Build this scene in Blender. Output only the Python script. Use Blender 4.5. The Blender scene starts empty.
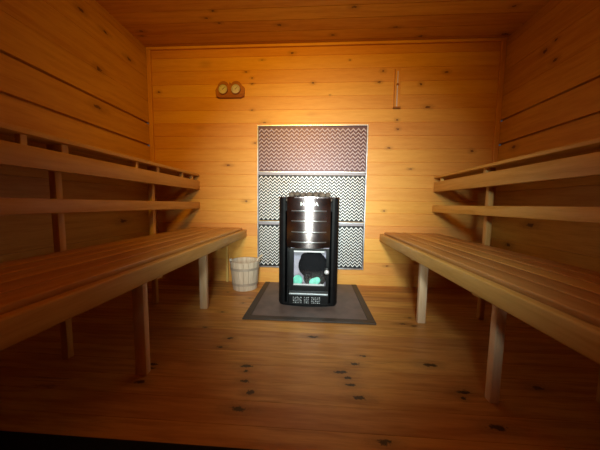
import bpy, bmesh, math, random
from mathutils import Vector, Matrix
random.seed(7)
S = bpy.context.scene
C = S.collection
PI = math.pi

# ------------------------------------------------------------------ materials
class NT:
    def __init__(s, name):
        s.m = bpy.data.materials.new(name); s.m.use_nodes = True
        s.t = s.m.node_tree; s.n = s.t.nodes; s.l = s.t.links
        s.b = s.n['Principled BSDF']; s.out = s.n['Material Output']
    def node(s, typ, **kw):
        x = s.n.new(typ)
        for k, v in kw.items():
            if k.startswith('i_'):
                x.inputs[k[2:].replace('_', ' ')].default_value = v
            else: setattr(x, k, v)
        return x
    def put(s, sock, v):
        if hasattr(v, 'is_linked') or hasattr(v, 'links'): s.l.new(v, sock)
        else: sock.default_value = v
    def math(s, op, a, b=0.0, c=None, clamp=False):
        x = s.n.new('ShaderNodeMath'); x.operation = op; x.use_clamp = clamp
        s.put(x.inputs[0], a); s.put(x.inputs[1], b)
        if c is not None: s.put(x.inputs[2], c)
        return x.outputs[0]
    def vmath(s, op, a, b=(0, 0, 0)):
        x = s.n.new('ShaderNodeVectorMath'); x.operation = op
        s.put(x.inputs[0], a); s.put(x.inputs[1], b)
        return x.outputs['Value'] if op in ('LENGTH', 'DISTANCE', 'DOT_PRODUCT') else x.outputs[0]
    def rng(s, v, a, b, c=0.0, d=1.0, smooth=True):
        x = s.n.new('ShaderNodeMapRange'); x.interpolation_type = 'SMOOTHSTEP' if smooth else 'LINEAR'
        s.put(x.inputs[0], v)
        for i, q in enumerate((a, b, c, d)): x.inputs[i + 1].default_value = q
        return x.outputs[0]
    def noise(s, v, scale=1.0, detail=4.0, rough=.55, dist=0.0):
        x = s.n.new('ShaderNodeTexNoise'); s.put(x.inputs['Vector'], v)
        x.inputs['Scale'].default_value = scale; x.inputs['Detail'].default_value = detail
        x.inputs['Roughness'].default_value = rough; x.inputs['Distortion'].default_value = dist
        return x.outputs[0]
    def mix(s, f, a, b, mode='MIX'):
        x = s.n.new('ShaderNodeMix'); x.data_type = 'RGBA'; x.blend_type = mode
        s.put(x.inputs[0], f)
        s.put(x.inputs[6], a if not isinstance(a, tuple) else (*a, 1)[:4]); s.put(x.inputs[7], b if not isinstance(b, tuple) else (*b, 1)[:4])
        return x.outputs[2]

def wood(name, light, dark, grain='X', stack=None, pitch=.1, phase=0.0, world=True, knots=(), kaxes=(0, 1), kdark=(.045, .014, .004),
         rough=.42, speck=.35, spec=.45, streak=.55, vr=(.84, 1.12), ks=1.0, cracks=0.0):
    t = NT(name)
    if world: pos = t.node('ShaderNodeNewGeometry').outputs['Position']
    else:
        tc = t.node('ShaderNodeTexCoord').outputs['Object']
        rnd = t.node('ShaderNodeObjectInfo').outputs['Random']
        comb = t.node('ShaderNodeCombineXYZ')
        for i, k in enumerate((37.0, 53.0, 91.0)): t.l.new(t.math('MULTIPLY', rnd, k), comb.inputs[i])
        pos = t.vmath('ADD', tc, comb.outputs[0])
    sep = t.node('ShaderNodeSeparateXYZ'); t.l.new(pos, sep.inputs[0])
    base = pos
    pr = 0.5
    if stack:
        ax = 'XYZ'.index(stack)
        idx = t.math('FLOOR', t.math('DIVIDE', t.math('SUBTRACT', sep.outputs[ax], phase), pitch))
        wn = t.node('ShaderNodeTexWhiteNoise', noise_dimensions='1D'); t.l.new(idx, wn.inputs['W'])
        pr = wn.outputs[0]
        off = t.node('ShaderNodeCombineXYZ')
        for i in range(3): t.l.new(t.math('MULTIPLY', idx, (3.7, 5.3, 2.9)[i]), off.inputs[i])
        base = t.vmath('ADD', pos, off.outputs[0])
    g = 'XYZ'.index(grain)
    sc = [1.0, 1.0, 1.0]; sc[g] = .085
    st = t.vmath('MULTIPLY', base, tuple(sc))
    warp = t.noise(t.vmath('MULTIPLY', base, tuple(1.6 if i == g else 7.0 for i in range(3))), 1.0, 2.0)
    stw = t.vmath('ADD', st, t.vmath('MULTIPLY', t.node('ShaderNodeCombineXYZ').outputs[0], (0, 0, 0)))
    cw = t.node('ShaderNodeCombineXYZ')
    for i in range(3): t.l.new(t.math('MULTIPLY', warp, 0.0 if i == g else .035), cw.inputs[i])
    stw = t.vmath('ADD', st, cw.outputs[0])
    n1 = t.noise(stw, 34.0, 3.0, .6)
    n2 = t.noise(stw, 170.0, 2.0, .6)
    n3 = t.noise(t.vmath('MULTIPLY', base, tuple(.7 if i == g else 3.0 for i in range(3))), 1.4, 3.0)
    f = t.math('ADD', t.math('MULTIPLY', t.rng(n1, .35, .7), streak), t.math('MULTIPLY', t.rng(n2, .3, .75), .25))
    f = t.math('ADD', f, t.math('MULTIPLY', t.math('SUBTRACT', n3, .5), .7), clamp=True)
    col = t.mix(f, light, dark)
    if stack or not world:
        v = pr if stack else t.node('ShaderNodeObjectInfo').outputs['Random']
        h = t.node('ShaderNodeHueSaturation'); t.l.new(col, h.inputs['Color'])
        t.l.new(t.rng(v, 0, 1, *vr, False), h.inputs['Value'])
        t.l.new(t.rng(v, 0, 1, .492, .506, False), h.inputs['Hue'])
        col = h.outputs[0]
    if cracks > 0:
        sc3 = [1.0, 1.0, 1.0]; sc3[g] = .06
        cr = t.noise(t.vmath('MULTIPLY', base, tuple(sc3)), 26.0, 5.0, .7, .6)
        pt = t.noise(base, 3.2, 3.0)
        col = t.mix(t.math('MULTIPLY', t.math('MULTIPLY', t.rng(cr, .60, .74), t.rng(pt, .45, .62)), cracks), col, (.10, .03, .008))
        col = t.mix(t.math('MULTIPLY', t.rng(t.noise(base, 2.1, 4.0), .35, .7), .35), col, (.50, .17, .030))
    # scattered small knots
    if speck > 0:
        v = t.node('ShaderNodeTexVoronoi'); v.inputs['Scale'].default_value = 4.2
        kv = [1.0, 1.0, 1.0]; kv[g] = .55
        t.l.new(t.vmath('MULTIPLY', base, tuple(kv)), v.inputs['Vector'])
        k = t.rng(v.outputs['Distance'], .018, .05, 1, 0)
        halo = t.rng(v.outputs['Distance'], .03, .2, .22, 0)
        wn2 = t.math('GREATER_THAN', t.node('ShaderNodeSeparateColor').outputs[0], 2)
        sc2 = t.node('ShaderNodeSeparateColor'); t.l.new(v.outputs['Color'], sc2.inputs[0])
        on = t.math('LESS_THAN', sc2.outputs[0], speck)
        col = t.mix(t.math('MULTIPLY', t.math('MAXIMUM', t.math('MULTIPLY', k, .8), halo), on), col, kdark)
    if knots:
        acc = None; acch = None
        a0, a1 = kaxes
        wob = t.noise(pos, 60.0, 3.0, .6, .5)
        for i, (p, q, s_) in enumerate(knots):
            c = [0, 0, 0]; c[a0] = p; c[a1] = q
            w = [0, 0, 0]
            rr = random.uniform(1.0, 2.4)
            w[g] = 1 / (.0080 * s_ * rr * ks)
            o_ = a1 if a0 == g else a0
            w[o_] = 1 / (.0062 * s_ * ks)
            d = t.vmath('LENGTH', t.vmath('MULTIPLY', t.vmath('SUBTRACT', pos, tuple(c)), tuple(w)))
            acc = d if acc is None else t.math('MINIMUM', acc, d)
        acc = t.math('ADD', acc, t.math('MULTIPLY', t.math('SUBTRACT', wob, .5), 2.6))
        k = t.math('MAXIMUM', t.rng(acc, .6, 1.5, .93, 0), t.rng(acc, 1.2, 4.5, .25, 0))
        col = t.mix(k, col, kdark)
    t.l.new(col, t.b.inputs['Base Color'])
    t.l.new(t.rng(n1, .2, .8, rough - .07, rough + .1, False), t.b.inputs['Roughness'])
    t.b.inputs['Specular IOR Level'].default_value = spec
    bp = t.node('ShaderNodeBump'); bp.inputs['Strength'].default_value = .25; bp.inputs['Distance'].default_value = .002
    t.l.new(n1, bp.inputs['Height']); t.l.new(bp.outputs[0], t.b.inputs['Normal'])
    return t.m

def plain(name, col, rough=.5, metal=0.0, spec=.5, noise=0.0, nscale=20.0, aniso=0.0, bump=0.0, coat=0.0):
    t = NT(name)
    b = t.b
    b.inputs['Roughness'].default_value = rough; b.inputs['Metallic'].default_value = metal
    b.inputs['Specular IOR Level'].default_value = spec; b.inputs['Anisotropic'].default_value = aniso
    b.inputs['Coat Weight'].default_value = coat
    tc = t.node('ShaderNodeTexCoord').outputs['Object']
    n = t.noise(tc, nscale, 4.0)
    if noise > 0:
        dk = tuple(c * (1 - noise) for c in col)
        t.l.new(t.mix(t.rng(n, .3, .7), dk, col), b.inputs['Base Color'])
        t.l.new(t.rng(n, .2, .8, max(.02, rough - .06), rough + .08, False), b.inputs['Roughness'])
    else: b.inputs['Base Color'].default_value = (*col, 1)
    if bump > 0:
        bp = t.node('ShaderNodeBump'); bp.inputs['Strength'].default_value = bump; bp.inputs['Distance'].default_value = .004
        t.l.new(n, bp.inputs['Height']); t.l.new(bp.outputs[0], b.inputs['Normal'])
    return t.m

KB = [(-0.219, 2.022, 1.3), (-0.034, 1.773, 1.2), (-0.62, 1.874, 0.9), (-0.567, 1.823, 1), (-0.567, 1.773, 0.9), (-0.568, 1.553, 1), (0.555, 1.86, 1.5), (0.525, 1.772, 1.2), (0.873, 1.75, 1.4), (1.078, 1.843, 1.3), (0.689, 1.459, 1.3), (0.701, 1.384, 1.4), (0.632, 1.225, 1.2), (0.818, 1.047, 0.9), (1.324, 1.199, 1.6), (0.612, 0.68, 1), (-0.627, 0.753, 1.4), (-0.79, 1.075, 1.2), (0.94, 1.563, 1.5), (-0.542, 1.269, 1.2), (0.659, 0.186, 1), (-0.657, 1.715, 0.7), (-0.479, 1.97, 0.8), (0.114, 1.672, 0.6), (0.276, 1.954, 0.7), (-1.414, 1.717, 1.3)]
KC = [(-0.29, 1.96, 1.4), (0.122, 2.086, 1.2), (0.245, 1.813, 1.4), (0.595, 2.018, 1), (-0.826, 1.867, 1), (-0.747, 1.805, 1), (-0.749, 1.92, 1), (-1.408, 1.978, 1.2), (-1.441, 2.034, 0.8), (0.828, 2.127, 1.2), (1.332, 1.852, 1.2), (1.474, 2.13, 1.4)]
KL = [(1.569, 1.946, 1.3), (1.746, 1.932, 1), (1.68, 1.646, 1.6), (1.967, 1.874, 1.3), (1.655, 1.383, 1.6), (1.344, 0.69, 1.5), (1.825, 0.58, 1.8)]
KR = [(1.821, 1.778, 1.5), (1.742, 1.676, 1.3), (2.013, 1.192, 1.4), (1.81, 0.605, 1.5), (1.989, 0.431, 1.5), (1.748, 1.802, 0.8)]
KF = [(-0.447, 1.238, 1.6), (-0.469, 1.153, 1.2), (-0.297, 1.02, 1.6), (-0.287, 0.988, 1.2), (-0.274, 0.928, 1.3), (-0.238, 0.872, 1.7), (-0.26, 0.792, 1.8), (0.003, 1.286, 1.6), (0.198, 1.073, 1.5), (0.128, 1.014, 1.6), (0.154, 0.979, 1.4), (0.16, 0.94, 1.2), (0.185, 0.875, 1.7), (0.247, 1.137, 1), (0.23, 0.707, 1.6), (-0.719, 0.973, 1.3), (-0.719, 1.0, 1.3), (-0.698, 0.89, 1.5), (0.601, 0.936, 1.6), (0.579, 0.905, 1.2), (0.619, 0.783, 1.8), (0.543, 1.094, 1.8), (0.558, 1.481, 1.2), (0.617, 1.461, 1.2), (0.917, 0.982, 1.8), (0.633, 1.567, 1), (-0.635, 1.341, 1), (-0.703, 1.911, 1), (-0.611, 1.545, 1.2), (-0.489, 1.802, 1), (-0.515, 1.704, 1)]

LT, DK = (.78, .385, .085), (.62, .235, .030)
M = {}
M['wall_back'] = wood('varnished_pine_back_wall', LT, DK, 'X', 'Z', .1118, .993 - .1118 * 9, True, KB, (0, 2), (.12, .035, .008), speck=.22, streak=.35, vr=(.93, 1.05), ks=.85)
M['wall_side'] = wood('varnished_pine_side_wall', (.70, .40, .07), (.50, .225, .028), 'Y', 'Z', .195, 1.245 - .195 * 7, True, KL, (1, 2), (.09, .025, .006), speck=.25, streak=.45, vr=(.88, 1.08), ks=1.2)
M['wall_right'] = wood('varnished_pine_right_wall', (.70, .40, .07), (.50, .225, .028), 'Y', 'Z', .195, 1.245 - .195 * 7, True, KR, (1, 2), (.09, .025, .006), speck=.25, streak=.45, vr=(.88, 1.08), ks=1.2)
M['ceiling'] = wood('varnished_pine_ceiling', (.66, .37, .07), (.48, .21, .028), 'X', 'Y', .115, .07, True, KC, (0, 1), (.07, .02, .006), speck=.2, streak=.45, vr=(.90, 1.08))
M['floor'] = wood('worn_pine_floorboards', (.68, .33, .080), (.40, .150, .026), 'X', 'Y', .1, .03, True, KF, (0, 1), kdark=(.014, .006, .003), rough=.38, speck=.15, streak=.7, spec=.45, ks=.98, cracks=.9)
M['board'] = wood('pine_board_along_room', (.72, .43, .10), (.54, .28, .04), 'Y', world=False, speck=.2, rough=.45)
M['seat'] = wood('reddish_pine_seat', (.68, .37, .095), (.50, .215, .036), 'Y', world=False, speck=.12, rough=.38)
M['post'] = wood('pine_post_upright', (.78, .48, .14), (.62, .32, .06), 'Z', world=False, speck=.15, rough=.5)
M['leg'] = wood('pale_bench_leg', (.86, .62, .36), (.74, .46, .20), 'Z', world=False, speck=.1, rough=.5)
M['trim'] = wood('pine_trim_upright', (.78, .38, .08), (.62, .25, .035), 'Z', world=True, speck=0)
M['trimx'] = wood('pine_trim_across', (.78, .40, .09), (.64, .26, .04), 'X', world=True, speck=0)
M['bucket'] = wood('pale_bucket_staves', (.66, .54, .42), (.50, .38, .27), 'Z', world=False, speck=0, rough=.6)
M['brownwood'] = wood('brown_stained_wood', (.50, .20, .05), (.32, .10, .022), 'X', world=False, speck=0, rough=.3)
M['black'] = plain('black_stove_steel', (.005, .005, .006), .45, .0, .22, .3, 30, bump=.1)
M['blackgloss'] = plain('black_door_frame', (.004, .004, .005), .35, .0, .25)
M['stainless'] = plain('brushed_stainless_steel', (.32, .265, .275), .23, 1.0, .5, .12, 8)
M['chrome'] = plain('bright_chrome', (.85, .85, .88), .12, 1.0)
M['clip'] = plain('pale_glass_bar', (.55, .55, .58), .5)
M['knob'] = plain('satin_knob_metal', (.80, .80, .82), .32, .5)
M['ball'] = plain('black_knob_plastic', (.012, .012, .014), .3)
M['slot'] = plain('slot_lip_steel', (.88, .86, .84), .3, 1.0)
M['slotdark'] = plain('slot_opening_dark', (.02, .012, .01), .7)
M['stone'] = plain('sauna_stone', (.16, .12, .095), .9, 0, .3, .5, 14, bump=.6)
M['alu'] = plain('silver_frame_metal', (.74, .75, .80), .32, 1.0, .5, .1, 12)
M['strip'] = plain('grey_joint_metal', (.27, .24, .27), .5, .3)
M['rib'] = plain('zigzag_bright_metal', (.90, .88, .88), .45, .1, .5)
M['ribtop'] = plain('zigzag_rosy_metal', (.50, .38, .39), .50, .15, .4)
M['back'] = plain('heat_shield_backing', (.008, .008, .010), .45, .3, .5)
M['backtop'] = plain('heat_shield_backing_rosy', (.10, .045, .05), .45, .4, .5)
M['mat'] = plain('grey_brown_floor_plate', (.20, .145, .125), .5, 0, .4, .35, 9, bump=.1)
M['matedge'] = plain('dark_brown_plate_edge', (.066, .046, .034), .5, 0, .4, .3, 12)
M['rubber'] = plain('black_rubber', (.006, .007, .006), .8, 0, .2, .3, 60, bump=.2)
M['liner'] = plain('pale_firebox_liner', (.50, .46, .56), .6, 0, .3, .3, 12)
M['lumpblack'] = plain('lump_matt_black', (.010, .010, .012), .9, 0, .05)  # even matt black of the lump behind the stove glass
M['teal'] = plain('teal_mottled', (.26, .92, .72), .6, 0, .3, .4, 22, bump=.5)  # mottled teal of the two lumps behind the stove glass
M['dial'] = plain('dial_face', (.66, .60, .62), .35)
M['bezel'] = plain('copper_bezel', (.42, .22, .12), .35, .6)
M['dialink'] = plain('dial_ink', (.10, .06, .05), .6)
M['redtube'] = plain('dark_sand', (.12, .02, .015), .4)
M['plaster'] = plain('window_paint', (.5, .4, .3), .6)

def glass(name, tint=(1, 1, 1), gl=.10):
    t = NT(name); t.n.remove(t.b)
    tr = t.node('ShaderNodeBsdfTransparent'); tr.inputs[0].default_value = (*tint, 1)
    go = t.node('ShaderNodeBsdfGlossy'); go.inputs['Roughness'].default_value = .04
    fr = t.node('ShaderNodeFresnel'); fr.inputs[0].default_value = 1.5
    mx = t.node('ShaderNodeMixShader')
    t.l.new(fr.outputs[0], mx.inputs[0]); t.l.new(tr.outputs[0], mx.inputs[1]); t.l.new(go.outputs[0], mx.inputs[2])
    t.l.new(mx.outputs[0], t.out.inputs[0])
    return t.m
M['glass'] = glass('clear_glass')

# ------------------------------------------------------------------ mesh helpers
class MB:
    def __init__(s): s.bm = bmesh.new(); s.v = s.bm.verts
    def box(s, x0, x1, y0, y1, z0, z1, bevel=0.0, seg=2, tilt=None):
        p = [(x, y, z) for x in (x0, x1) for y in (y0, y1) for z in (z0, z1)]
        vs = [s.v.new(q) for q in p]
        fs = [s.bm.faces.new([vs[i] for i in f]) for f in ((0, 1, 3, 2), (4, 6, 7, 5), (0, 4, 5, 1), (2, 3, 7, 6), (0, 2, 6, 4), (1, 5, 7, 3))]
        if bevel > 0:
            es = list({e for f in fs for e in f.edges})
            bmesh.ops.bevel(s.bm, geom=es, offset=bevel, segments=seg, affect='EDGES', profile=.5)
        return s
    def prism(s, pts, a, b, axis='Z'):
        """closed outline pts (2-D) extruded from a to b along axis"""
        def mk(p, h):
            return {'Z': (p[0], p[1], h), 'Y': (p[0], h, p[1]), 'X': (h, p[0], p[1])}[axis]
        A = [s.v.new(mk(p, a)) for p in pts]; B = [s.v.new(mk(p, b)) for p in pts]
        n = len(pts)
        for i in range(n): s.bm.faces.new((A[i], A[(i + 1) % n], B[(i + 1) % n], B[i]))
        s.bm.faces.new(A[::-1]); s.bm.faces.new(B)
        return s
    def lathe(s, prof, c, axis='Z', seg=32, caps=True, sx=1.0):
        """prof: (radius, height) pairs"""
        rings = []
        for r, h in prof:
            ring = []
            for k in range(seg):
                a = 2 * PI * k / seg; u, w = r * math.cos(a) * sx, r * math.sin(a)
                p = {'Z': (u, w, h), 'Y': (u, h, w), 'X': (h, u, w)}[axis]
                ring.append(s.v.new((c[0] + p[0], c[1] + p[1], c[2] + p[2])))
            rings.append(ring)
        for A, B in zip(rings, rings[1:]):
            for k in range(seg): s.bm.faces.new((A[k], A[(k + 1) % seg], B[(k + 1) % seg], B[k]))
        if caps: s.bm.faces.new(rings[0][::-1]); s.bm.faces.new(rings[-1])
        return s
    def tube(s, path, r, seg=10):
        path = [Vector(p) for p in path]; rings = []
        for i, p in enumerate(path):
            d = (path[min(i + 1, len(path) - 1)] - path[max(i - 1, 0)]).normalized()
            up = Vector((0, 0, 1)) if abs(d.z) < .9 else Vector((1, 0, 0))
            u = d.cross(up).normalized(); w = d.cross(u)
            rr = r[i] if isinstance(r, (list, tuple)) else r
            rings.append([s.v.new(p + u * rr * math.cos(2 * PI * k / seg) + w * rr * math.sin(2 * PI * k / seg)) for k in range(seg)])
        for A, B in zip(rings, rings[1:]):
            for k in range(seg): s.bm.faces.new((A[k], A[(k + 1) % seg], B[(k + 1) % seg], B[k]))
        s.bm.faces.new(rings[0][::-1]); s.bm.faces.new(rings[-1])
        return s
    def lump(s, c, r, seed, squash=(1, 1, 1), amp=.22, sub=2):
        rs = random.Random(seed)
        g = bmesh.ops.create_icosphere(s.bm, subdivisions=sub, radius=1.0)
        dirs = [(Vector((rs.uniform(-1, 1), rs.uniform(-1, 1), rs.uniform(-1, 1))).normalized(), rs.uniform(-amp, amp)) for _ in range(7)]
        for v in g['verts']:
            d = v.co.normalized(); k = 1 + sum(a * max(0, d.dot(q)) ** 2 for q, a in dirs)
            v.co = Vector((c[0] + d.x * r * k * squash[0], c[1] + d.y * r * k * squash[1], c[2] + d.z * r * k * squash[2]))
        return s
    def build(s, name, mat, parent=None, smooth=False, origin=None):
        me = bpy.data.meshes.new(name)
        bmesh.ops.recalc_face_normals(s.bm, faces=s.bm.faces[:])
        if origin is None:
            if parent is not None: origin = Vector(parent['_w'])
            else:
                lo = [min(v.co[i] for v in s.bm.verts) for i in range(3)]; hi = [max(v.co[i] for v in s.bm.verts) for i in range(3)]
                origin = Vector(((lo[0] + hi[0]) / 2, (lo[1] + hi[1]) / 2, lo[2]))
        for v in s.bm.verts: v.co -= origin
        s.bm.to_mesh(me); s.bm.free()
        me.materials.append(mat)
        if smooth:
            for p in me.polygons: p.use_smooth = True
            me.set_sharp_from_angle(angle=math.radians(38))
        o = bpy.data.objects.new(name, me); C.objects.link(o)
        if parent is not None:
            o.parent = parent; o.location = origin - Vector(parent['_w'])
        else: o.location = origin
        o['_w'] = list(origin)
        return o

def thing(name, loc, label, cat, group=None):
    o = bpy.data.objects.new(name, None); C.objects.link(o); o.location = loc; o['_w'] = list(loc)
    o.empty_display_size = .1
    return tag(o, label, cat, group)
def tag(o, label, cat, group=None, kind=None):
    o['label'] = label; o['category'] = cat
    if group: o['group'] = group
    if kind: o['kind'] = kind
    return o
def struct(o, label=None):
    o['kind'] = 'structure'
    if label: o['label'] = label
    return o

XL, XR, D, ZC, YF = -1.51, 1.526, 2.19, 2.09, -.55

def grooved(lo, hi, seams, face, thick, along, a0, a1, gw=.0035, gd=.004, wide=()):
    """outline of a boarded surface: lo..hi across the boards, V-grooves at seams; returns prism outline.
    face: coordinate of visible face, thick: signed thickness to the back"""
    sg = 1 if thick > 0 else -1
    pts = [(lo, face)]
    for z in sorted(seams):
        if lo + .02 < z < hi - .02:
            w, d = (gw, gd) if z not in wide else (.009, .028)
            e = .85 if z in wide else .25
            pts += [(z - w, face), (z - w * e, face + sg * d), (z + w * e, face + sg * d), (z + w, face)]
    pts += [(hi, face), (hi, face + thick), (lo, face + thick)]
    return pts

# ------------------------------------------------------------------ room shell
# floor: boards run across the room (along x), stacked along y
pts = grooved(YF, D, [.03 + .1 * k for k in range(-6, 23)], 0.0, -.05, 'X', 0, 0, gw=.0009, gd=.003)
struct(MB().prism(pts, XL, XR, 'X').build('floor', M['floor']), 'worn pine floorboards with dark knots')
pts = grooved(YF, D, [.07 + .115 * k for k in range(-6, 20)], ZC, .04, 'X', 0, 0, gw=.0028, gd=.004)
struct(MB().prism(pts, XL, XR, 'X').build('ceiling', M['ceiling']), 'varnished pine board ceiling')
zs = [.993 + .1118 * k for k in range(-9, 11)]
pts = [(y, z) for z, y in grooved(0, ZC, zs, D, .04, 'X', 0, 0, gw=.0024)]
struct(MB().prism(pts, XL, XR, 'X').build('wall_back', M['wall_back']), 'honey varnished horizontal pine boards behind the stove')
# side walls: prism along Y with outline (x, z)
zs = [1.245 + .195 * k for k in range(-7, 5)]
wide = (1.245, 1.245 + .195)
for nm, xf, th, mt in (('wall_left', XL, -.04, 'wall_side'), ('wall_right', XR, .04, 'wall_right')):
    pts = [(x, z) for z, x in grooved(0, ZC, zs, xf, th, 'Y', 0, 0, gw=.003, wide=wide)]
    struct(MB().prism(pts, YF, D, 'Y').build(nm, M[mt]), 'dark orange varnished horizontal pine boards')
# front wall (behind the camera) with a window opening
WX, WZ0, WZ1 = .27, .98, 1.66
m = MB()
m.box(XL, -WX, YF - .05, YF, 0, ZC); m.box(WX, XR, YF - .05, YF, 0, ZC)
m.box(-WX, WX, YF - .05, YF, 0, WZ0); m.box(-WX, WX, YF - .05, YF, WZ1, ZC)
struct(m.build('wall_front', M['wall_back']))
w = bpy.data.objects.new('window_1', None); C.objects.link(w); w.location = (0, YF, WZ0); w['_w'] = [0, YF, WZ0]; struct(w)
m = MB()
for a in ((-WX, -WX + .03, WZ0, WZ1), (WX - .03, WX, WZ0, WZ1), (-WX + .03, WX - .03, WZ0, WZ0 + .03), (-WX + .03, WX - .03, WZ1 - .03, WZ1)):
    m.box(a[0], a[1], YF - .045, YF + .01, a[2], a[3])
m.build('window_frame', M['trimx'], w)
MB().box(-WX + .03, WX - .03, YF - .03, YF - .026, WZ0 + .03, WZ1 - .03).build('pane', M['glass'], w)
# trims
struct(MB().box(XL, XL + .038, D - .018, D, 0, ZC - .022, .004).build('trim_1', M['trim']), 'upright corner batten left of the back wall')
struct(MB().box(XR - .038, XR, D - .018, D, 0, ZC - .022, .004).build('trim_2', M['trim']), 'upright corner batten right of the back wall')
struct(MB().box(XL, XR, D - .020, D, ZC - .022, ZC, .004).build('trim_3', M['trimx']), 'thin batten where back wall meets ceiling')

# ------------------------------------------------------------------ benches
def bench(sd, fx, zt, ztb, bx, rx, zr, label, cat, posts, legs, legx, spacers, cap0, cap1):
    """sd: -1 left, +1 right; fx: |x| of the seat front, zt: fascia top, ztb: seat board top, bx: |x| of seat back, rx: |x| of rail face"""
    y0, y1 = -.42, D - .006
    def xb(a, b): return (min(sd * a, sd * b), max(sd * a, sd * b))
    t = thing('sauna_bench', (sd * (fx + bx) / 2, .9, 0), label, cat)
    # front board with rounded edge
    a = xb(fx, fx + .032)
    MB().box(*a, y0, y1, zt - .066, zt, .007, 3).build('front_board', M['board'], t, True)
    # seat boards, running the length of the bench
    n = 5; x0 = fx + .036; wd = (bx - x0) / n
    for k in range(n):
        a = xb(x0 + k * wd + .003, x0 + (k + 1) * wd - .002)
        MB().box(*a, y0, y1 - .002, ztb - .026, ztb, .005, 3).build('seat_board', M['seat'], t, True)
    # cross bearers under the boards
    for y in [l for l in legs] + [D - .05]:
        a = xb(fx + .034, bx - .012)
        MB().box(*a, y + .03 if y < D - .1 else y, y + .07 if y < D - .1 else y + .035, ztb - .027 - .075, ztb - .027, .003).build('cross_bearer', M['post'], t)
    for i, y in enumerate(legs):
        a = xb(legx[i][0], legx[i][0] + legx[i][1])
        MB().box(*a, y, y + .03, 0, ztb - .028, .005, 2).build('leg', M['leg'], t, True)
    for y in posts:
        a = xb(bx + .002, bx + .034)
        MB().box(*a, y, y + .03, 0, cap0, .004, 2).build('post', M['post'], t, True)
        a = xb(rx + .032, bx + .002)
        MB().box(*a, y, y + .03, zr[3] - .05, cap0, .003).build('spacer_block', M['post'], t)
        MB().box(*a, y, y + .03, zr[0] + .005, zr[1] - .005, .003).build('spacer_block', M['post'], t)
    a = xb(rx, rx + .032)
    ye = y1 if sd < 0 else D - .012
    MB().box(*a, y0, ye, zr[2], zr[3], .004, 2).build('upper_back_rail', M['board'], t, True)
    MB().box(*a, y0, ye, zr[0], zr[1], .004, 2).build('lower_back_rail', M['board'], t, True)
    for y in spacers:
        b = xb(rx + .022, rx + .045)
        MB().box(*b, y, y + .022, zr[3] - .002, cap0, .002).build('spacer_block', M['post'], t)
    xw = -XL if sd < 0 else XR
    nb = 4; w0 = rx - .002; wb = (xw - .004 - w0) / nb
    for k in range(nb):
        b = xb(w0 + k * wb + .002, w0 + (k + 1) * wb - .003)
        MB().box(*b, y0, ye, cap0, cap1, .003, 2).build('top_board', M['board'], t, True)
    return t

bench(-1, .62, .494, .508, 1.125, 1.055, (.680, .739, .852, .933), 'long slatted wooden bench with backrest rails along the left wall, beside the bucket', 'bench',
      [1.00, 1.63, .30], [.925, 1.575, .20], [(.695, .050), (.728, .052), (.70, .05)], [.845, 1.42, 1.93, 2.09], .973, .993)
bench(1, .58, .478, .492, 1.075, 1.02, (.676, .735, .850, .934), 'long slatted wooden bench with backrest rails along the right wall', 'bench',
      [1.585, .90, .25], [1.495, .885, .18], [(.652, .048), (.662, .036), (.66, .04)], [2.10], .966, .984)
# slim batten standing at the wall under the left bench
o = MB().box(-.812, -.792, D - .026, D, .0, .36, .003).build('wooden_batten', M['post'])
tag(o, 'slim pale upright wooden batten against the wall, between left bench and bucket', 'batten')

# ------------------------------------------------------------------ heat shield on the wall
PX0, PX1, PZ0, PZ1 = -.517, .446, .150, 1.418
hs = thing('heat_shield', (-.035, D, PZ0), 'tall metal heat shield in three zigzag-patterned sections on wall behind the stove', 'heat shield')
yb = D - .012
fr = MB()
for a in ((PX0, PX0 + .012, PZ0, PZ1), (PX1 - .012, PX1, PZ0, PZ1), (PX0 + .012, PX1 - .012, PZ1 - .012, PZ1), (PX0 + .012, PX1 - .012, PZ0, PZ0 + .012)):
    fr.box(a[0], a[1], D - .026, D, a[2], a[3], .002, 1)
fr.build('frame', M['alu'], hs)
for z in (1.005, .563):
    MB().box(PX0 + .012, PX1 - .012, D - .022, D - .002, z - .020, z + .012, .003).build('joint_strip', M['strip'], hs)
    MB().box(PX0 + .012, PX1 - .012, D - .028, D - .022, z + .004, z + .011, .001).build('joint_strip', M['alu'], hs)
def zig(z0, z1, period, row, hgt, mat_r, mat_b, ribw):
    pan = MB().box(PX0 + .013, PX1 - .013, D - .010, D - .002, z0, z1).build('zigzag_panel', mat_b, hs)
    m = MB(); n = int(round((PX1 - PX0 - .030) / period)); w = (PX1 - PX0 - .030) / n; xs = PX0 + .015
    z = z0 + .006
    while z + hgt + ribw < z1 - .002:
        prev = None
        for k in range(2 * n + 1):
            x = xs + k * w / 2; zz = z + (hgt if k % 2 else 0)
            ring = [m.v.new((x, D - .009, zz)), m.v.new((x, D - .0155, zz + ribw * .18)), m.v.new((x, D - .0155, zz + ribw * .82)), m.v.new((x, D - .009, zz + ribw))]
            if prev:
                for j in range(3): m.bm.faces.new((prev[j], prev[j + 1], ring[j + 1], ring[j]))
            prev = ring
        z += row
    m.build('zigzag_ribs', mat_r, pan)
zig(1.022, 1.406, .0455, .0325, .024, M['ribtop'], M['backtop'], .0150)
zig(.580, .983, .0405, .0275, .024, M['rib'], M['back'], .0125)
zig(.162, .541, .0405, .0275, .024, M['rib'], M['back'], .0125)

# ------------------------------------------------------------------ floor plate under the stove
fp = thing('floor_plate', (-.03, 1.82, 0), 'grey-brown hearth plate with dark edge on the floor under the stove', 'hearth plate')
MB().box(-.400, .345, 1.500, 2.180, .0, .008, .002).build('plate', M['mat'], fp)
m = MB()
m.box(-.445, .390, 1.452, 1.500, 0, .010, .002); m.box(-.445, -.400, 1.500, 2.180, 0, .010, .002); m.box(.345, .390, 1.500, 2.180, 0, .010, .002)
m.build('edge_band', M['matedge'], fp)

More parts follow.
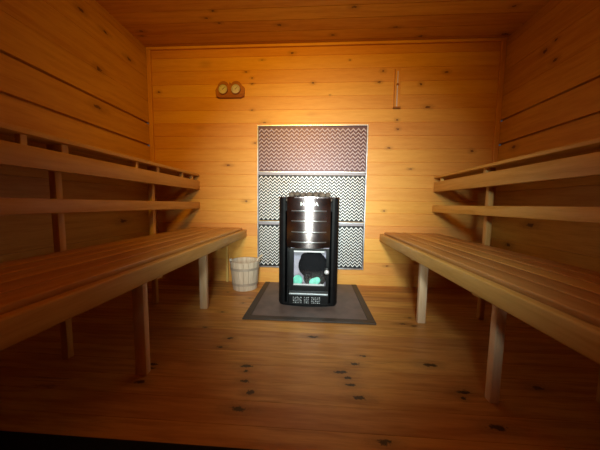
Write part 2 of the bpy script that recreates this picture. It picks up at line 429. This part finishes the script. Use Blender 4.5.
# ------------------------------------------------------------------ stove
CX = -.040
st = thing('sauna_stove', (CX, 1.85, .010), 'black wood-burning sauna stove with stainless steel front and glass door', 'stove')
def outline(hw, yf, yb_, bulge, cr=.05, n=10):
    """D-shaped plan: bulged front (towards -y), rounded front corners"""
    p = []
    for i in range(n + 1):                                           # front arc left to right
        u = -1 + 2 * i / n; x = u * (hw - cr); p.append((CX + x, yf + bulge * (u * u)))
    ye = yf + bulge
    for i in range(1, 6):
        a = -PI / 2 + i * PI / 10; p.append((CX + hw - cr + cr * math.cos(a), ye + cr + cr * math.sin(a)))
    for i in range(0, 6):
        a = i * PI / 10; p.append((CX + hw - cr + cr * math.cos(a), yb_ - cr + cr * math.sin(a)))
    for i in range(0, 6):
        a = PI / 2 + i * PI / 10; p.append((CX - hw + cr + cr * math.cos(a), yb_ - cr + cr * math.sin(a)))
    for i in range(1, 5):
        a = PI + i * PI / 10; p.append((CX - hw + cr + cr * math.cos(a), ye + cr + cr * math.sin(a)))
    return p
ZT = .772
# body: hollow round shell; front bay between x -.135..+.075 is the firebox
HW, YS, YBK = .212, 1.652, 2.065
out = outline(HW, YS, YBK, .022)
inn = outline(HW - .006, YS + .006, YBK - .006, .022, .044)
# side/back mantle as a ring above the door zone and two side jackets beside it
body = MB()
def ring_wall(m, o_, i_, z0, z1, keep=None):
    n = len(o_)
    for k in range(n):
        a, b = k, (k + 1) % n
        if keep and not (keep(o_[a]) and keep(o_[b])): continue
        q = [m.v.new((*o_[a], z0)), m.v.new((*o_[b], z0)), m.v.new((*o_[b], z1)), m.v.new((*o_[a], z1)),
             m.v.new((*i_[a], z0)), m.v.new((*i_[b], z0)), m.v.new((*i_[b], z1)), m.v.new((*i_[a], z1))]
        for f in ((0, 1, 2, 3), (7, 6, 5, 4), (0, 3, 7, 4), (1, 5, 6, 2), (3, 2, 6, 7), (4, 5, 1, 0)): m.bm.faces.new([q[j] for j in f])
ring_wall(body, out, inn, .022, ZT, keep=lambda p: not (CX - .14 < p[0] < CX + .14 and p[1] < 1.75))
bmesh.ops.remove_doubles(body.bm, verts=body.v[:], dist=.0004)
body.build('mantle', M['black'], st, True)
# base plinth
MB().prism(outline(HW - .006, YS + .010, YBK - .01, .020, .045), .0, .030).build('base', M['black'], st, True)
# top rim
rim = MB(); ring_wall(rim, outline(HW + .002, YS - .003, YBK + .002, .022), outline(HW - .016, YS + .014, YBK - .016, .020, .04), ZT, ZT + .008)
bmesh.ops.remove_doubles(rim.bm, verts=rim.v[:], dist=.0004)
rim.build('top_rim', M['stainless'], st, True)
# stone tray
MB().prism(outline(HW - .02, YS + .02, YBK - .02, .02, .04), ZT - .09, ZT - .03).build('stone_tray', M['black'], st, True)
# stainless front, convex about a vertical axis, between z .430 and .770
def ysurf(x):                                                        # the front surface of the steel panel
    u = (x - CX) / .150
    return YS - .026 + .044 * u * u
def curved(x0, x1, z0, z1, dy, th, name, mat, n=20, parent=st):
    m = MB(); prev = None
    for k in range(n + 1):
        x = x0 + (x1 - x0) * k / n; y = ysurf(x) + dy
        r = [m.v.new((x, y, z0)), m.v.new((x, y, z1)), m.v.new((x, y + th, z1)), m.v.new((x, y + th, z0))]
        if prev:
            for j in range(4): m.bm.faces.new((prev[j], prev[(j + 1) % 4], r[(j + 1) % 4], r[j]))
        else: m.bm.faces.new(r)
        prev = r
    m.bm.faces.new(prev)
    return m.build(name, mat, parent, True)
front = curved(CX - .150, CX + .150, .432, ZT - .001, 0, .006, 'steel_front', M['stainless'], 30)
for z in (.686, .617, .542, .473):
    curved(CX - .118, CX + .122, z - .0065, z - .0015, -.0012, .001, 'slot', M['slotdark'], 14, front)
    curved(CX - .118, CX + .122, z - .0015, z + .0025, -.005, .004, 'slot_lip', M['slot'], 14, front)
# lettering on the steel front
cu = bpy.data.curves.new('lettering', 'FONT'); cu.body = 'HARVIA'; cu.size = .034; cu.align_x = 'CENTER'; cu.align_y = 'CENTER'; cu.extrude = .0006; cu.offset = .0009
to = bpy.data.objects.new('lettering_curve', cu); C.objects.link(to)
bpy.context.view_layer.update()
me = bpy.data.meshes.new_from_object(to.evaluated_get(bpy.context.evaluated_depsgraph_get()))
bpy.data.objects.remove(to)
for v in me.vertices:
    x = CX + .004 + v.co.x; v.co = Vector((x, ysurf(x) - .0018 - v.co.z, .731 + v.co.y)) - Vector(st['_w'])
me.materials.clear(); M['letter'] = plain('white_lettering', (.85, .90, .88), .5); me.materials.append(M['letter'])
lo = bpy.data.objects.new('lettering', me); C.objects.link(lo); lo.parent = front; lo['_w'] = st['_w']
# firebox front: black plate around the door, built as a flat frame
YD = YS - .006
DX0, DX1, DZ0, DZ1 = -.170, .104, .135, .430
GX0, GX1, GZ0, GZ1 = -.139, .084, .170, .415
MB().box(CX - .143, DX0 - .002, YD - .002, YD + .03, .03, .432, .002).build('front_plate', M['black'], st)
MB().box(DX1 + .002, CX + .143, YD - .002, YD + .03, .03, .432, .002).build('front_plate', M['black'], st)
door = MB()
for a in ((DX0, GX0, DZ0, DZ1), (GX1, DX1, DZ0, DZ1), (GX0, GX1, GZ1, DZ1), (GX0, GX1, DZ0, GZ0)):
    door.box(a[0], a[1], YD - .014, YD + .004, a[2], a[3], .002)
door = door.build('door', M['blackgloss'], st)
MB().box(GX0, GX1, YD - .006, YD - .002, GZ0, GZ1).build('glass', M['glass'], door)
MB().box(GX0 + .002, GX1 - .012, YD - .010, YD - .006, GZ0 + .002, GZ0 + .012).build('glass_bar', M['clip'], door)  # pale bar along the bottom of the glass
MB().box(GX0 + .002, GX1 - .012, YD - .010, YD - .006, GZ1 - .011, GZ1 - .002).build('glass_bar', M['clip'], door)  # pale bar along the top of the glass
MB().tube([(DX0 - .003, YD - .016, DZ0 + .02), (DX0 - .003, YD - .016, DZ1 - .02)], .005, 10).build('hinge', M['black'], door, True)
hd = MB().tube([(.086, YD - .014, .275), (.086, YD - .030, .275)], .007, 12).build('handle', M['chrome'], door, True)
MB().lathe([(.001, -.056), (.008, -.055), (.014, -.050), (.0165, -.043), (.014, -.035), (.008, -.030), (.004, -.029)], (.088, YD, .278), 'Y', 20).build('handle_knob', M['knob'], hd, True)
MB().lathe([(.001, -.040), (.008, -.039), (.012, -.034), (.008, -.028), (.001, -.027)], (.088, YD - .002, .298), 'Y', 16).build('handle_knob', M['ball'], hd, True)
# firebox
m = MB()
m.box(GX0 - .02, GX0 - .004, YD + .006, 1.90, .120, .432); m.box(GX1 + .004, GX1 + .02, YD + .006, 1.90, .120, .432)
m.box(GX0 - .004, GX1 + .004, YD + .006, 1.90, .135, .160); m.box(GX0 - .004, GX1 + .004, YD + .006, 1.90, .421, .432)
m.box(GX0 - .004, GX1 + .004, 1.735, 1.75, .160, .421)
m.build('firebox', M['liner'], st)
# ash drawer: rounded bar and vented plate
dr = MB().box(DX0, DX1, YD - .008, YD + .02, .030, .130, .003).build('ash_drawer', M['blackgloss'], st)
M['bar'] = plain('dark_grey_bar', (.20, .22, .24), .35, .5)
MB().tube([(DX0 + .004, YD - .014, .112), (DX1 - .004, YD - .014, .112)], .011, 14).build('pull_bar', M['bar'], dr, True)
m = MB(); rs = random.Random(3)
for i in range(15):
    x = DX0 + .030 + i * .0128
    for j in range(4):
        z = .044 + j * .0125
        if i in (5, 9) : continue
        m.box(x, x + (.0085 if (i + j) % 3 else .005), YD - .0095, YD - .0075, z, z + (.007 if (i + j) % 2 else .004))
M['ventm'] = plain('vent_pale_metal', (.42, .44, .46), .4, .5)
m.build('vent_grille', M['ventm'], dr)

# black and teal lumps set inside the firebox behind the glass
o = MB().lump((.008, 1.700, .312), .090, 5, (1.08, .34, 1.0), .34, 3).lump((-.052, 1.696, .345), .046, 21, (.9, .6, .95), .3, 3).lump((.056, 1.697, .300), .052, 22, (.7, .55, 1.3), .3, 3).lump((-.038, 1.694, .215), .040, 8, (.72, .6, 1.1), .2, 3).lump((.064, 1.694, .215), .040, 6, (.62, .6, 1.2), .2, 3).build('black_lump', M['lumpblack'], smooth=True)
tag(o, 'black lump filling the upper right behind the stove glass', 'log')
o = MB().lump((-.108, 1.676, .200), .040, 9, (.85, .45, 1.0), .3, 3).build('teal_lump', M['teal'], smooth=False)
tag(o, 'teal lump at lower left behind the stove glass', 'paper', 'teal lumps in the stove')
o = MB().lump((.012, 1.676, .196), .034, 12, (1.0, .45, 1.0), .3, 3).build('teal_lump', M['teal'], smooth=False)
tag(o, 'smaller teal lump right of the other, below the black lump', 'paper', 'teal lumps in the stove')

# sauna stones: one pile, nothing tells them apart
rs = random.Random(11); placed = []
for row, (yy, zz, n, hw) in enumerate(((1.70, ZT - .010, 8, .165), (1.76, ZT - .006, 7, .16), (1.83, ZT - .004, 7, .165), (1.91, ZT - .004, 7, .165), (1.98, ZT - .006, 6, .15), (1.79, ZT + .028, 7, .155), (1.87, ZT + .030, 7, .155))):
    for k in range(n):
        x = CX - hw + 2 * hw * (k + .5) / n + rs.uniform(-.004, .004)
        o = MB().lump((x, yy + rs.uniform(-.006, .006), zz), rs.uniform(.021, .025), rs.randint(0, 9999), (rs.uniform(.9, 1.15), rs.uniform(.9, 1.15), rs.uniform(.75, .95)), .25, 2).build('sauna_stone', M['stone'], smooth=True)
        tag(o, 'grey-brown stone in the pile on top of the black stove', 'stone', 'sauna stones on the stove')

# ------------------------------------------------------------------ bucket and ladle
BX, BY = -.592, 2.025
bk = thing('wooden_bucket', (BX, BY, 0), 'pale wooden bucket on the floor between the left bench and the stove', 'bucket')
m = MB(); NS = 18
for k in range(NS):
    a0, a1 = 2 * PI * k / NS + .012, 2 * PI * (k + 1) / NS - .012
    q = []
    for z, r in ((0.002, .102), (.246, .124)):
        for a in (a0, a1):
            q.append(m.v.new((BX + r * math.cos(a), BY + r * math.sin(a), z)))
            q.append(m.v.new((BX + (r - .012) * math.cos(a), BY + (r - .012) * math.sin(a), z)))
    # 0 out a0 bot,1 in a0 bot,2 out a1 bot,3 in a1 bot,4.. top
    for f in ((0, 2, 6, 4), (1, 5, 7, 3), (0, 4, 5, 1), (2, 3, 7, 6), (4, 6, 7, 5), (0, 1, 3, 2)): m.bm.faces.new([q[j] for j in f])
m.build('staves', M['bucket'], bk)
MB().lathe([(.092, .012), (.0925, .024)], (BX, BY, 0), seg=36).build('bottom', M['bucket'], bk)
M['band'] = plain('greyish_band', (.50, .41, .33), .5, .3)
for z in (.175, .045):
    r = .102 + .022 * z / .246
    MB().lathe([(r + .0008, z), (r + .0035, z + .001), (r + .0052, z + .019), (r + .0028, z + .020)], (BX, BY, 0), seg=40, caps=False).build('band', M['band'], bk, True)
# two raised staves as handle ears
for a in (0.25, PI + .25):
    c, s_ = math.cos(a), math.sin(a)
    MB().tube([(BX + .115 * c, BY + .115 * s_, .225), (BX + .121 * c, BY + .121 * s_, .262)], .011, 8).build('handle_ear', M['bucket'], bk, True)
ld = thing('ladle', (BX + .05, BY - .02, .03), 'pale ladle leaning in the wooden bucket, handle over its right rim', 'ladle')
MB().tube([(BX + .0, BY - .01, .06), (BX + .07, BY - .005, .17), (BX + .112, BY, .258), (BX + .150, BY + .005, .292)], [.006, .006, .008, .0085], 10).build('handle', M['bucket'], ld, True)
MB().lathe([(.008, .028), (.024, .033), (.030, .048), (.031, .066), (.029, .066), (.022, .040), (.005, .034)], (BX - .012, BY - .012, 0), seg=20, caps=False).build('bowl', M['bucket'], ld, True)

# ------------------------------------------------------------------ double dial gauge
dg = thing('thermometer', (-.755, D, 1.665), 'brown wooden twin-dial thermometer and humidity gauge on wall above left bench', 'thermometer')
# plaque outline with two humps
pts = []
x0, x1, zb = -.884, -.630, 1.652
pts += [(x0 + .004, zb + .012), (x0 + .03, zb)]
pts += [(x1 - .03, zb), (x1 - .004, zb + .012), (x1, zb + .05), (x1 - .001, zb + .085)]
for i in range(9):
    a = math.radians(15 + i * 18.5); pts.append((-.700 + .052 * math.cos(a), 1.737 + .050 * math.sin(a)))
pts.append((-.757, 1.782))
for i in range(9):
    a = math.radians(20 + i * 18.5); pts.append((-.812 + .052 * math.cos(a), 1.737 + .050 * math.sin(a)))
pts += [(x0, zb + .06)]
plq = MB().prism(pts, D - .030, D - .0, 'Y').build('plaque', M['brownwood'], dg)
for dx in (-.812, -.700):
    dl = MB().lathe([(.038, -.040), (.038, -.030)], (dx, D, 1.715), 'Y', 36).build('dial', M['dial'], dg, True)
    MB().lathe([(.0380, -.046), (.0410, -.046), (.0420, -.030), (.0380, -.030), (.0380, -.046)], (dx, D, 1.715), 'Y', 36, caps=False).build('bezel', M['bezel'], dl, True)
    mk = MB()
    for k in range(13):
        a = math.radians(-30 + k * 20); c, s_ = math.cos(a), math.sin(a)
        p, q = Vector((dx + .026 * c, D - .0406, 1.715 + .026 * s_)), Vector((dx + .034 * c, D - .0406, 1.715 + .034 * s_))
        mk.tube([p, q], .0010, 4)
    mk.build('scale', M['dialink'], dl)
    MB().tube([(dx - .006, D - .042, 1.712), (dx + .020, D - .042, 1.736)], [.0022, .0008], 6).build('needle', M['dialink'], dl)
# ------------------------------------------------------------------ slim upright gauge
tg = thing('sand_timer', (.675, D, 1.552), 'slim upright wooden holder with thin tube, high on wall right of heat shield', 'timer')
MB().box(.648, .704, D - .010, D, 1.556, 1.872, .003).build('back_board', M['trim'], tg)
MB().box(.646, .706, D - .030, D - .010, 1.550, 1.560, .002).build('foot_block', M['brownwood'], tg)
MB().box(.650, .656, D - .016, D - .010, 1.560, 1.868, .001).build('side_strip', M['brownwood'], tg)
MB().box(.696, .702, D - .016, D - .010, 1.560, 1.868, .001).build('side_strip', M['trim'], tg)
MB().tube([(.676, D - .014, 1.562), (.676, D - .014, 1.700), (.676, D - .014, 1.710), (.676, D - .014, 1.720), (.676, D - .014, 1.85)], [.0045, .0045, .002, .0045, .0045], 12).build('tube', M['dial'], tg, True)
MB().box(.667, .687, D - .021, D - .010, 1.735, 1.752, .002).build('clip', M['brownwood'], tg)

# ------------------------------------------------------------------ dark mat at the near edge
o = MB().box(-1.30, .55, -.30, .648, 0, .010, .003).build('floor_mat', M['rubber'])
tag(o, 'black mat on the floor at the near edge of the room', 'mat')

# ------------------------------------------------------------------ light
def area(name, loc, rot, sx, sy, e, col, spread):
    L = bpy.data.lights.new(name, 'AREA'); L.shape = 'RECTANGLE'; L.size = sx; L.size_y = sy; L.energy = e; L.color = col; L.spread = math.radians(spread)
    o = bpy.data.objects.new(name, L); C.objects.link(o); o.location = loc; o.rotation_euler = rot
    return o
# daylight entering through the window behind the camera
area('window_daylight', (0, YF + .02, 1.36), (math.radians(74), 0, math.radians(-3)), .22, .28, 6.8, (.80, .97, 1.0), 59)
area('low_cool_fill', (0, YF + .02, .74), (math.radians(88), 0, 0), .26, .60, 4.3, (.82, .98, .88), 46)  # low cool fill, added to brighten floor and bench legs; no door here
# amber lamp high on the wall behind the camera
area('amber_lamp', (-.15, YF + .03, 1.93), (math.radians(80), 0, math.radians(2)), .26, .12, 8.2, (1.0, .53, .03), 74)
W = bpy.data.worlds.new('World'); S.world = W; W.use_nodes = True
W.node_tree.nodes['Background'].inputs[0].default_value = (.75, .85, 1, 1); W.node_tree.nodes['Background'].inputs[1].default_value = .05

# ------------------------------------------------------------------ camera
f, p, y, r = 242.64, .085265, -.059553, .013016
cy, sy, cp, sp = math.cos(y), math.sin(y), math.cos(p), math.sin(p)
fwd = Vector((sy * cp, cy * cp, -sp)); right = Vector((cy, -sy, 0)); up = right.cross(fwd)
r2 = right * math.cos(r) + up * math.sin(r); u2 = -right * math.sin(r) + up * math.cos(r)
cam = bpy.data.cameras.new('camera'); co = bpy.data.objects.new('camera', cam); C.objects.link(co)
mat = Matrix((r2, u2, -fwd)).transposed().to_4x4(); mat.translation = Vector((0, 0, .73))
co.matrix_world = mat
cam.sensor_width = 36; cam.sensor_fit = 'HORIZONTAL'; cam.lens = f / 600 * 36; cam.clip_start = .02
S.camera = co
for o in S.objects:
    if '_w' in o.keys(): del o['_w']
S.view_settings.view_transform = 'Standard'; S.view_settings.look = 'None'; S.view_settings.gamma = 1; S.view_settings.use_curve_mapping = False
S.view_settings.exposure = 0.0
